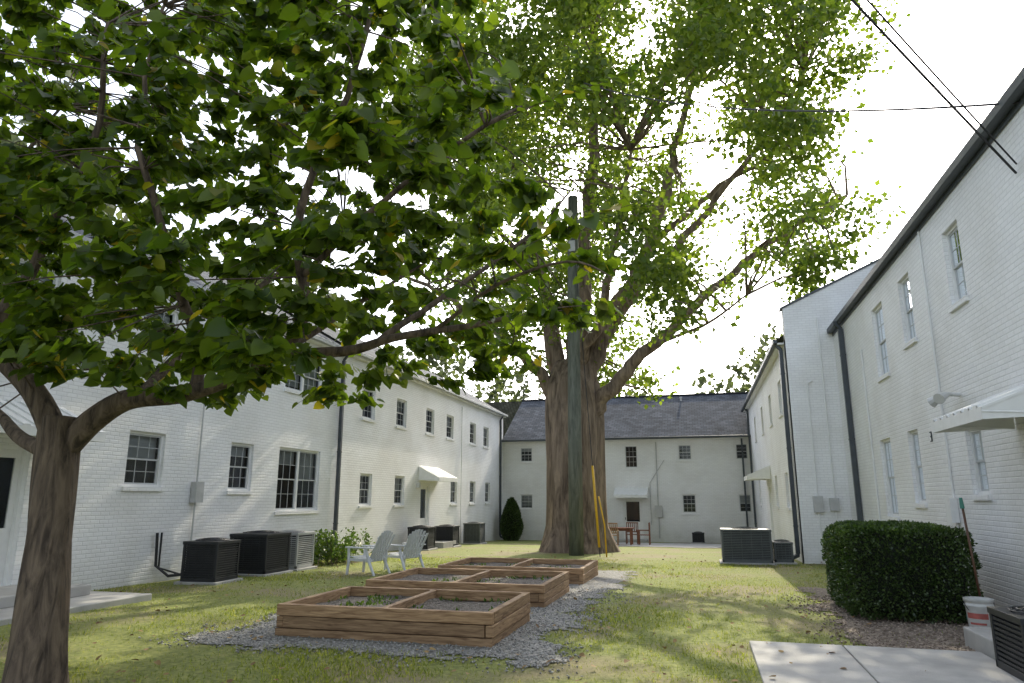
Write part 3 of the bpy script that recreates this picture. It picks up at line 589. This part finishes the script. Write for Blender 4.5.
while len(cl)<1200:
    x=random.uniform(-12,8.2); y=random.uniform(18.5,33); z=4.8+21.2*random.random()**1.25
    e=((x+2.5)/8.9)**2+((y-25.5)/7.5)**2+((z-15.2)/11.5)**2
    if e>1+.45*noise.noise(Vector((x*.35,y*.35,z*.35))): continue
    if e<.25 and random.random()<.8: continue
    if z<np.interp(x,xb,zb)+.1*abs(y-26)+.7*noise.noise(Vector((x*.6,y*.6,0))): continue
    if noise.noise(Vector((x*.42,y*.42,z*.5)))<-.12 and random.random()<.92: continue
    # pruned clear of the pole line
    if y<24.8 and z<13 and abs(x+4.1*y/24.3)<1.0: continue
    # openings where the low sun comes through the crown
    gx,gy=x-.115*z,y-1.397*z
    if any(((gx-a)/(c+.5))**2+((gy-b)/(d+.5))**2<1 for a,b,c,d in openings) and random.random()<.96: continue
    if noise.noise(Vector((gx*.38+3.1,gy*.22,7.7)))>.12 and random.random()<.8: continue
    cl.append(Vector((x,y,z)))
C=[];T=[];N=[];S=[]
for p in cl:
    d=SK-np.array(p); i=int((d**2).sum(1).argmin()); a=Vector(SK[i])
    if (p-a).length<4 and random.random()<.6:
        mid=(a+p)/2+Vector((random.uniform(-.3,.3),random.uniform(-.3,.3),random.uniform(.0,.4))); mb.tube([a,mid,p],[.05,.035,.015],4,cap=False)
    n=random.randint(50,80); r=random.uniform(.55,1.05)
    q=rng.normal(size=(n,3))*np.array([r,r,r*.5])*.56+np.array(p); C.append(q)
C=np.concatenate(C); n=len(C)
T=rdir(n); T[:,2]-=.3; N=rdir(n)+np.array([0,0,.8]); S=rng.uniform(.15,.28,n)
mb.build(par,smooth=True)
scatter('foliage',OVAL,C,S,T,N,LEAF2,par,sx=1.3)

# --- distant trees
C=[]
far=[(2,60,7,5.5,4.5),(7,58,9,5,5),(-3,64,6.5,5,4.5),(12,52,11,5,5),(-14,60,8,6,6),(-22,50,9,6,5),(-9,64,7,5.5,5),(16,40,11,4.5,4.5),(-21,30,9.5,5,4),(22,60,9,8,6),(-20,16,9.5,4,3.5)]
mt=MB('trunks',BARK2); parf=empty('distant_trees')
for (x,y,z,rx,rz) in far:
    mt.tube([(x,y,-1),(x,y,z)],[.4,.2],8)
    for k in range(60):
        v=rdir(1)[0]; rr=random.random()**.4; c=np.array([x,y,z])+v*np.array([rx,rx,rz])*rr
        C.append(rng.normal(size=(38,3))*.6+c)
mt.build(parf)
C=np.concatenate(C); n=len(C); scatter('foliage',OVAL,C,rng.uniform(.4,.7,n),rdir(n),rdir(n),LEAF4,parf,sx=1.3)

# ------------------------------------------------------------------ bushes
def bush(name,c,h,kind,nleaf,leaf,m):
    """rounded box / egg bush : c centre base, h half sizes"""
    par=empty(name); core=MB('dark_core',simple(name+'_core',(.012,.018,.008),.95,.3,9))  # closed near-black shell, its colour stands in for shade inside the foliage
    def surf(u,v,k=1.0):
        d=Vector((math.cos(u)*math.cos(v),math.sin(u)*math.cos(v),math.sin(v)))
        e=.38 if kind=='box' else 1.0
        q=Vector([math.copysign(abs(t)**e,t) for t in d]) 
        if kind=='cone': 
            q.x*=1-.38*max(-.3,d.z); q.y*=1-.38*max(-.3,d.z)
        w=1+.07*noise.noise(q*2.3+Vector(c))+.03*noise.noise(q*7)
        return Vector((c[0]+q.x*h[0]*k*w,c[1]+q.y*h[1]*k*w,c[2]+h[2]+q.z*h[2]*k*w)),Vector((d.x/h[0],d.y/h[1],d.z/h[2])).normalized() if kind!='box' else q.normalized()
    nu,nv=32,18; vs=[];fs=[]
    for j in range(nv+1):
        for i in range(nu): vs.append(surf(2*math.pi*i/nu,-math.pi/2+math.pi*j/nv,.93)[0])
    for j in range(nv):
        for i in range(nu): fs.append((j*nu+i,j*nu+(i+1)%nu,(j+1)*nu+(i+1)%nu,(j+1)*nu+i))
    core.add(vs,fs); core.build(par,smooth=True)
    C=[];T=[]
    while len(C)<nleaf:
        if kind=='box':
            f=random.choice('xXyYzzZ'); a,b=random.uniform(-1,1),random.uniform(-1,1)
            q={'x':(-1,a,b),'X':(1,a,b),'y':(a,-1,b),'Y':(a,1,b),'z':(a,b,1),'Z':(a,b,1)}[f]; q=Vector(q)
            q=q/max(1,(abs(q.x)**7+abs(q.y)**7+abs(q.z)**7)**(1/7)); d=q.normalized()
            w=1+.06*noise.noise(q*2.3+Vector(c))+.05*noise.noise(q*7)+random.gauss(0,.02)
            p=Vector((c[0]+q.x*h[0]*w,c[1]+q.y*h[1]*w,c[2]+h[2]+q.z*h[2]*w))
        else:
            v=math.asin(random.uniform(-1,1)); p,d=surf(random.uniform(0,6.283),v,1+random.gauss(0,.025))
        C.append(p); T.append(d+Vector((random.gauss(0,.6),random.gauss(0,.6),random.gauss(0,.6)+.2)))
    n=len(C); scatter('foliage',OVAL,np.array(C),rng.uniform(leaf*.7,leaf*1.3,n),np.array(T),rdir(n),m,par,sx=1.2)
bush('boxwood_hedge',(2.77,12.15,-.06),(.80,1.12,.62),'box',40000,.040,LEAF3)
bush('topiary_evergreen',(-10.0,38.0,-.75),(.52,.52,1.15),'cone',6000,.09,LEAF3)
C=[];T=[]
par=empty('leafy_shrub'); mb=MB('stems',BARK1)
for k in range(46):
    x=-9.9+random.gauss(0,.28); y=18.0+random.gauss(0,.8); h=random.uniform(.35,.85); top=(x+random.gauss(0,.2),y+random.gauss(0,.2),gz(x,y)+h); mb.tube([(x,y,gz(x,y)-.05),top],[.012,.004],4)
    for j in range(60):
        t=random.uniform(.25,1.05); C.append((x+(top[0]-x)*t+random.gauss(0,.09),y+(top[1]-y)*t+random.gauss(0,.09),gz(x,y)+h*t+random.gauss(0,.05))); T.append(rdir(1)[0])
mb.build(par); n=len(C); scatter('foliage',OVAL,np.array(C),rng.uniform(.06,.13,n),np.array(T),rdir(n),LEAF5,par)

# ------------------------------------------------------------------ grass
n=160000
x=rng.uniform(-10.8,4.0,n); y=5.2+(22-5.2)*rng.random(n)**1.6
keep=np.ones(n,bool)
def rect(a,b,c,d): 
    global keep
    keep&=~((x>a)&(x<b)&(y>c)&(y<d))
rect(.42,2.8,4.9,8.98); rect(-10.9,-8.83,7.2,10.32); rect(2.8,4.2,8.3,9.6)
for bd in ((-5.08,-2.3,7.95,9.9),(-5.5,-2.4,11.15,13.45),(-5.5,-2.3,14.5,16.8)): rect(*bd)
idx=np.where(keep)[0]
k=np.array([ (f_gravel(a,b)<.2*random.random() or random.random()<.05) and (f_mulch(a,b)<.15*random.random() or random.random()<.08) and (n2(a,b,.55)+.4*n2(a,b,2.3)<.10 or random.random()<.3) for a,b in zip(x[idx],y[idx])])
idx=idx[k]; x=x[idx]; y=y[idx]; n=len(x)
C=np.stack([x,y,gz_np(x,y)-.004],1); T=rng.normal(0,.5,(n,3)); T[:,2]=1; N=rdir(n); N[:,2]*=.2
S=rng.uniform(.02,.06,n)*(1+.35*np.sin(x*1.3)*np.cos(y*.9))
tv=(BLADE[0]*np.array([.2,1,1]),BLADE[1])
scatter('grass',tv,C,S,T,N,GRASS)
# fallen leaves
n=800; x=rng.uniform(-10.5,4,n); y=5.4+20*rng.random(n)**1.3
C=np.stack([x,y,gz_np(x,y)+.045],1); T=rdir(n); T[:,2]*=.25; N=rng.normal(0,.3,(n,3)); N[:,2]=1
scatter('fallen_leaves',HEART,C,rng.uniform(.03,.07,n),T,N,island('dry_leaf',(.14,.07,.03),(.36,.25,.10)))

# ------------------------------------------------------------------ AC units
def ac(name,x,y,w,d,h,m,rot=0,inner=DARK):
    par=empty(name); z=gz(x,y)
    M=Matrix.Translation((x,y,z))@Matrix.Rotation(rot,4,'Z')
    pad=MB('concrete_pad',CONC); pad.M=M; pad.box(-w/2-.08,w/2+.08,-d/2-.08,d/2+.08,-.1,.05); pad.build(par,bevel=.01)
    mb=MB('cabinet',[m,inner]); mb.M=M; c=.05
    mb.box(-w/2+.05,w/2-.05,-d/2+.05,d/2-.05,.06,h-.05,1)
    for sx in (-1,1):
        for sy in (-1,1): mb.box(sx*w/2,sx*(w/2-c),sy*d/2,sy*(d/2-c),.052,h-.04)
    mb.box(-w/2,w/2,-d/2,d/2,.052,.12); 
    ns=int((h-.2)/.045)
    for k in range(ns):
        zz=.13+k*.045
        for sy in (-1,1): mb.box(-w/2+c,w/2-c,sy*(d/2-.03),sy*(d/2-.008),zz,zz+.026)
        for sx in (-1,1): mb.box(sx*(w/2-.03),sx*(w/2-.008),-d/2+c,d/2-c,zz,zz+.026)
    nv=5
    for k in range(1,nv):
        xx=-w/2+w*k/nv
        for sy in (-1,1): mb.box(xx-.006,xx+.006,sy*(d/2-.01),sy*(d/2-.002),.12,h-.05)
    mb.box(-w/2-.01,w/2+.01,-d/2-.01,d/2+.01,h-.08,h-.02)
    mb.build(par,bevel=.006)
    fg=MB('fan_grille',[m,inner]); fg.M=M; r=min(w,d)*.42
    for q in range(5):
        rr=r*(q+1)/5; fg.tube([(rr*math.cos(a),rr*math.sin(a),h+.0+.03*(1-(q/4)**2)) for a in np.linspace(0,2*math.pi,25)],.006,4)
    for q in range(8):
        a=q*math.pi/4; fg.tube([(0,0,h+.035),(r*.6*math.cos(a),r*.6*math.sin(a),h+.02),(r*math.cos(a),r*math.sin(a),h-.01)],.006,4)
    fg.tube([(0,0,h-.021),(0,0,h-.017)],r*.98,24,mi=1); fg.build(par)
ac('air_conditioner',-9.75,12.9,.78,.78,.84,ACM,.05); ac('air_conditioner',-9.8,14.65,.95,.95,.92,ACM); ac('air_conditioner',-9.85,16.0,.85,.8,.9,ACW)
ac('air_conditioner',-10.2,25.5,.8,.8,.85,ACM); ac('air_conditioner',-10.2,27.4+.9,.8,.8,.85,ACM); ac('air_conditioner',-10.2,32,.8,.8,.95,ACG)
ac('air_conditioner',1.2,22.0,1.35,.9,.98,ACG); ac('air_conditioner',2.2,22.2,.5,.7,.62,ACG); ac('air_conditioner',-.2,38.4,.6,.5,.55,ACM); ac('air_conditioner',3.05,7.85,.75,.75,.62,ACM)

# ------------------------------------------------------------------ chairs and table
def garden_chair(x,y,rot,m):
    par=empty('plastic_garden_chair'); M=Matrix.Translation((x,y,gz(x,y)+.01))@Matrix.Rotation(rot,4,'Z')
    st=MB('seat',m); st.M=M   # front is -y
    for k in range(6):
        y0=-.27+k*.09; z=.40-.02*k*1.0; st.box(-.26,.26,y0,y0+.078,z-.02,z)
    st.build(par,bevel=.006)
    bk=MB('backrest',m); bk.M=M
    for k in range(7):
        u=(k-3)/3; xx=u*.25; top=.98-.10*u*u; fan=1.12
        bk.add([(xx-.031,.25,.30),(xx+.031,.25,.30),(xx*fan+.034,.25+.30,top),(xx*fan-.034,.25+.30,top),(xx-.031,.275,.30),(xx+.031,.275,.30),(xx*fan+.034,.275+.30,top),(xx*fan-.034,.275+.30,top)],[(0,3,2,1),(4,5,6,7),(0,1,5,4),(1,2,6,5),(2,3,7,6),(3,0,4,7)])
    bk.tube([(-.27,.36,.52),(.27,.36,.52)],.016,6); bk.tube([(-.29,.49,.82),(.29,.49,.82)],.016,6); bk.build(par,bevel=.004)
    lg=MB('legs',m); lg.M=M
    for s in (-1,1):
        lg.tube([(s*.31,-.30,0),(s*.30,-.27,.30),(s*.31,-.28,.60)],[.03,.035,.03],8); lg.tube([(s*.31,.45,0),(s*.30,.28,.32),(s*.31,.20,.58)],[.028,.035,.03],8)
        lg.box(s*.24,s*.30,-.28,.36,.30,.36)
    lg.build(par)
    ar=MB('armrests',m); ar.M=M
    for s in (-1,1): ar.box(s*.26,s*.38,-.34,.42,.585,.615)
    ar.build(par,bevel=.01)
garden_chair(-7.55,15.5,R(-100),PLAST); garden_chair(-7.2,16.8,R(-115),PLAST)
# patio table
par=empty('patio_dining_table'); g=gz(-3.8,33.5)+.02; mb=MB('table_top',WOODR)
for k in range(7): mb.box(-4.4,-3.0,33.0+k*.13,33.0+k*.13+.12,g+.72,g+.76)
mb.build(par,bevel=.005); mb=MB('table_legs',WOODR)
for a in (-4.3,-3.17):
    for b in (33.08,33.78): mb.box(a,a+.07,b,b+.07,g,g+.718)
mb.box(-4.23,-3.17,33.1,33.13,g+.62,g+.717); mb.build(par)
def wchair(x,y,rot,m):
    par=empty('wooden_patio_chair'); M=Matrix.Translation((x,y,gz(x,y)+.02))@Matrix.Rotation(rot,4,'Z'); mb=MB('frame',m); mb.M=M
    for s in (-1,1):
        mb.box(s*.24,s*.28,-.25,-.21,0,.62); mb.box(s*.24,s*.28,.22,.26,0,.98); mb.box(s*.22,s*.30,-.27,.24,.62,.65)
    for k in range(5): mb.box(-.25,.25,-.25+k*.095,-.25+k*.095+.08,.42,.445)
    for z in (.52,.93): mb.box(-.24,.24,.225,.25,z,z+.05)
    for k in range(5): mb.box(-.2+k*.09,-.155+k*.09,.228,.247,.57,.93)
    mb.build(par,bevel=.003)
wchair(-2.55,33.4,R(-90),WOODR); wchair(-4.9,33.3,R(90),WOODR); wchair(-3.9,32.5,R(180),WOOD); wchair(-3.2,34.5,0,WOODR)

# ------------------------------------------------------------------ pole, wires
par=empty('utility_pole'); mb=MB('pole',POLE); px,py=-4.08,24.0; mb.tube([(px,py,-.4),(px+.02,py,4),(px+.06,py,8),(px+.12,py,12.5)],[.25,.235,.215,.19],16); mb.build(par,smooth=True)
mb=MB('fittings',METER); mb.tube([(px+.1,py-.25,11.6),(px+.1,py+.25,11.6)],.02,6); mb.box(px-.02,px+.2,py-.3,py-.2,10.3,10.7); mb.build(par)
mb=MB('guy_wire',CAB); ga=Vector((-3.2,23.3,gz(-3,23.3))); gt=Vector((px+.1,py-.1,11.4)); mb.tube([ga,gt],.014,5); mb.build(par)
mb=MB('guy_guard',YEL); dv=(gt-ga).normalized(); mb.tube([ga+dv*.3,ga+dv*2.9],.04,8); mb.tube([ga+Vector((.2,.1,-.05)),ga+Vector((.16,.08,1.0)),ga+Vector((.0,.02,1.9))],.025,8); mb.build(par,smooth=True)
def wire(name,a,b,sag,r,n=24):
    mb=MB(name,CAB); a=Vector(a);b=Vector(b); mb.tube([a.lerp(b,t)-Vector((0,0,4*sag*t*(1-t))) for t in np.linspace(0,1,n)],r,5); mb.build()
wire('overhead_wire',(-2.6,18.2,13.4),(4.08,9.1,6.35),.42,.016)
wire('overhead_wire',(4.08,9.5,5.6),(-4.7,-.1,10.0),.1,.015); wire('overhead_wire',(4.08,9.45,5.7),(-4.7,-.3,10.35),.15,.011)

# ------------------------------------------------------------------ bucket + broom
par=empty('plastic_bucket'); z=gz(3.26,10.4)+.03; x,y=3.27,10.35
mb=MB('pail',[WHP,RED,DARK]); mb.tube([(x,y,z),(x,y,z+.02),(x,y,z+.30),(x,y,z+.31),(x,y,z+.33),(x,y,z+.335),(x,y,z+.36),(x,y,z+.365),(x,y,z+.40)],[.13,.135,.15,.16,.16,.152,.153,.165,.165],28,cap=False); mb.tube([(x,y,z+.30),(x,y,z+.305)],.14,24,mi=2); mb.build(par,smooth=True)
mb=MB('label',RED)
for (z0,z1,a0,a1) in ((.17,.235,3.3,5.0),(.10,.125,3.5,4.8),(.06,.075,3.6,4.5)):
    V=[];n=12
    for zz in (z0,z1):
        rr=.135+(zz-.02)/.28*.015+.002
        V+=[(x+rr*math.cos(a),y+rr*math.sin(a),z+zz) for a in np.linspace(a0,a1,n)]
    mb.add(V,[(i,i+1,n+i+1,n+i) for i in range(n-1)])
mb.build(par,smooth=True)
mb=MB('handle',CAB); mb.tube([(x+.165*math.cos(a),y-.1*math.sin(a),z+.36-.17*math.sin(a)) for a in np.linspace(0,math.pi,14)],.005,5); mb.build(par)
par=empty('push_broom'); x,y=3.5,10.95; z=gz(x,y)+.03
mb=MB('handle',STICK); mb.tube([(x,y,z+.1),(x-.10,y-.06,z+1.55)],.016,8); mb.build(par,smooth=True)
mb=MB('grip',TEAL); mb.tube([(x-.098,y-.06,z+1.48),(x-.105,y-.063,z+1.62)],[.03,.02],8); mb.box(x-.2,x+.2,y-.03,y+.03,z+.06,z+.12); mb.build(par)
mb=MB('bristles',STICK)
for k in range(40): xx=x-.19+.38*k/39; mb.tube([(xx,y+random.uniform(-.02,.02),z+.06),(xx+random.uniform(-.02,.02),y+random.uniform(-.04,.04),z-.02)],.008,3)
mb.build(par)

# ------------------------------------------------------------------ light, world, camera
w=bpy.data.worlds.new('World'); scene.world=w; w.use_nodes=True; nt=w.node_tree; bg=nt.nodes['Background']
sky=nt.nodes.new('ShaderNodeTexSky'); sky.sky_type='NISHITA'; sky.sun_disc=False; sky.sun_elevation=R(35.5); sky.sun_rotation=R(4.7); sky.dust_density=2.5; sky.air_density=1.0; sky.ozone_density=1
hs=nt.nodes.new('ShaderNodeHueSaturation'); hs.inputs['Saturation'].default_value=.5; hs.inputs['Value'].default_value=2.9; nt.links.new(sky.outputs[0],hs.inputs['Color']); nt.links.new(hs.outputs[0],bg.inputs[0]); bg.inputs[1].default_value=.15
sd=bpy.data.lights.new('sun','SUN'); sd.energy=5; sd.angle=R(.5); sd.color=(1,.91,.72); so=bpy.data.objects.new('sun',sd); link(so)
d=Vector((math.sin(R(4.7))*math.cos(R(35.5)),math.cos(R(4.7))*math.cos(R(35.5)),math.sin(R(35.5)))); so.rotation_euler=d.to_track_quat('Z','Y').to_euler(); so.location=d*60
cd=bpy.data.cameras.new('camera'); cd.lens=700/1024*36; cd.sensor_width=36; cd.clip_end=2000; co=bpy.data.objects.new('camera',cd); link(co)
co.location=(0,0,1.6); co.rotation_euler=(R(102.6),0,R(14.7)); scene.camera=co
scene.view_settings.view_transform='Standard'; scene.view_settings.look='None'; scene.view_settings.exposure=0
print('leaves1',nleaf1)
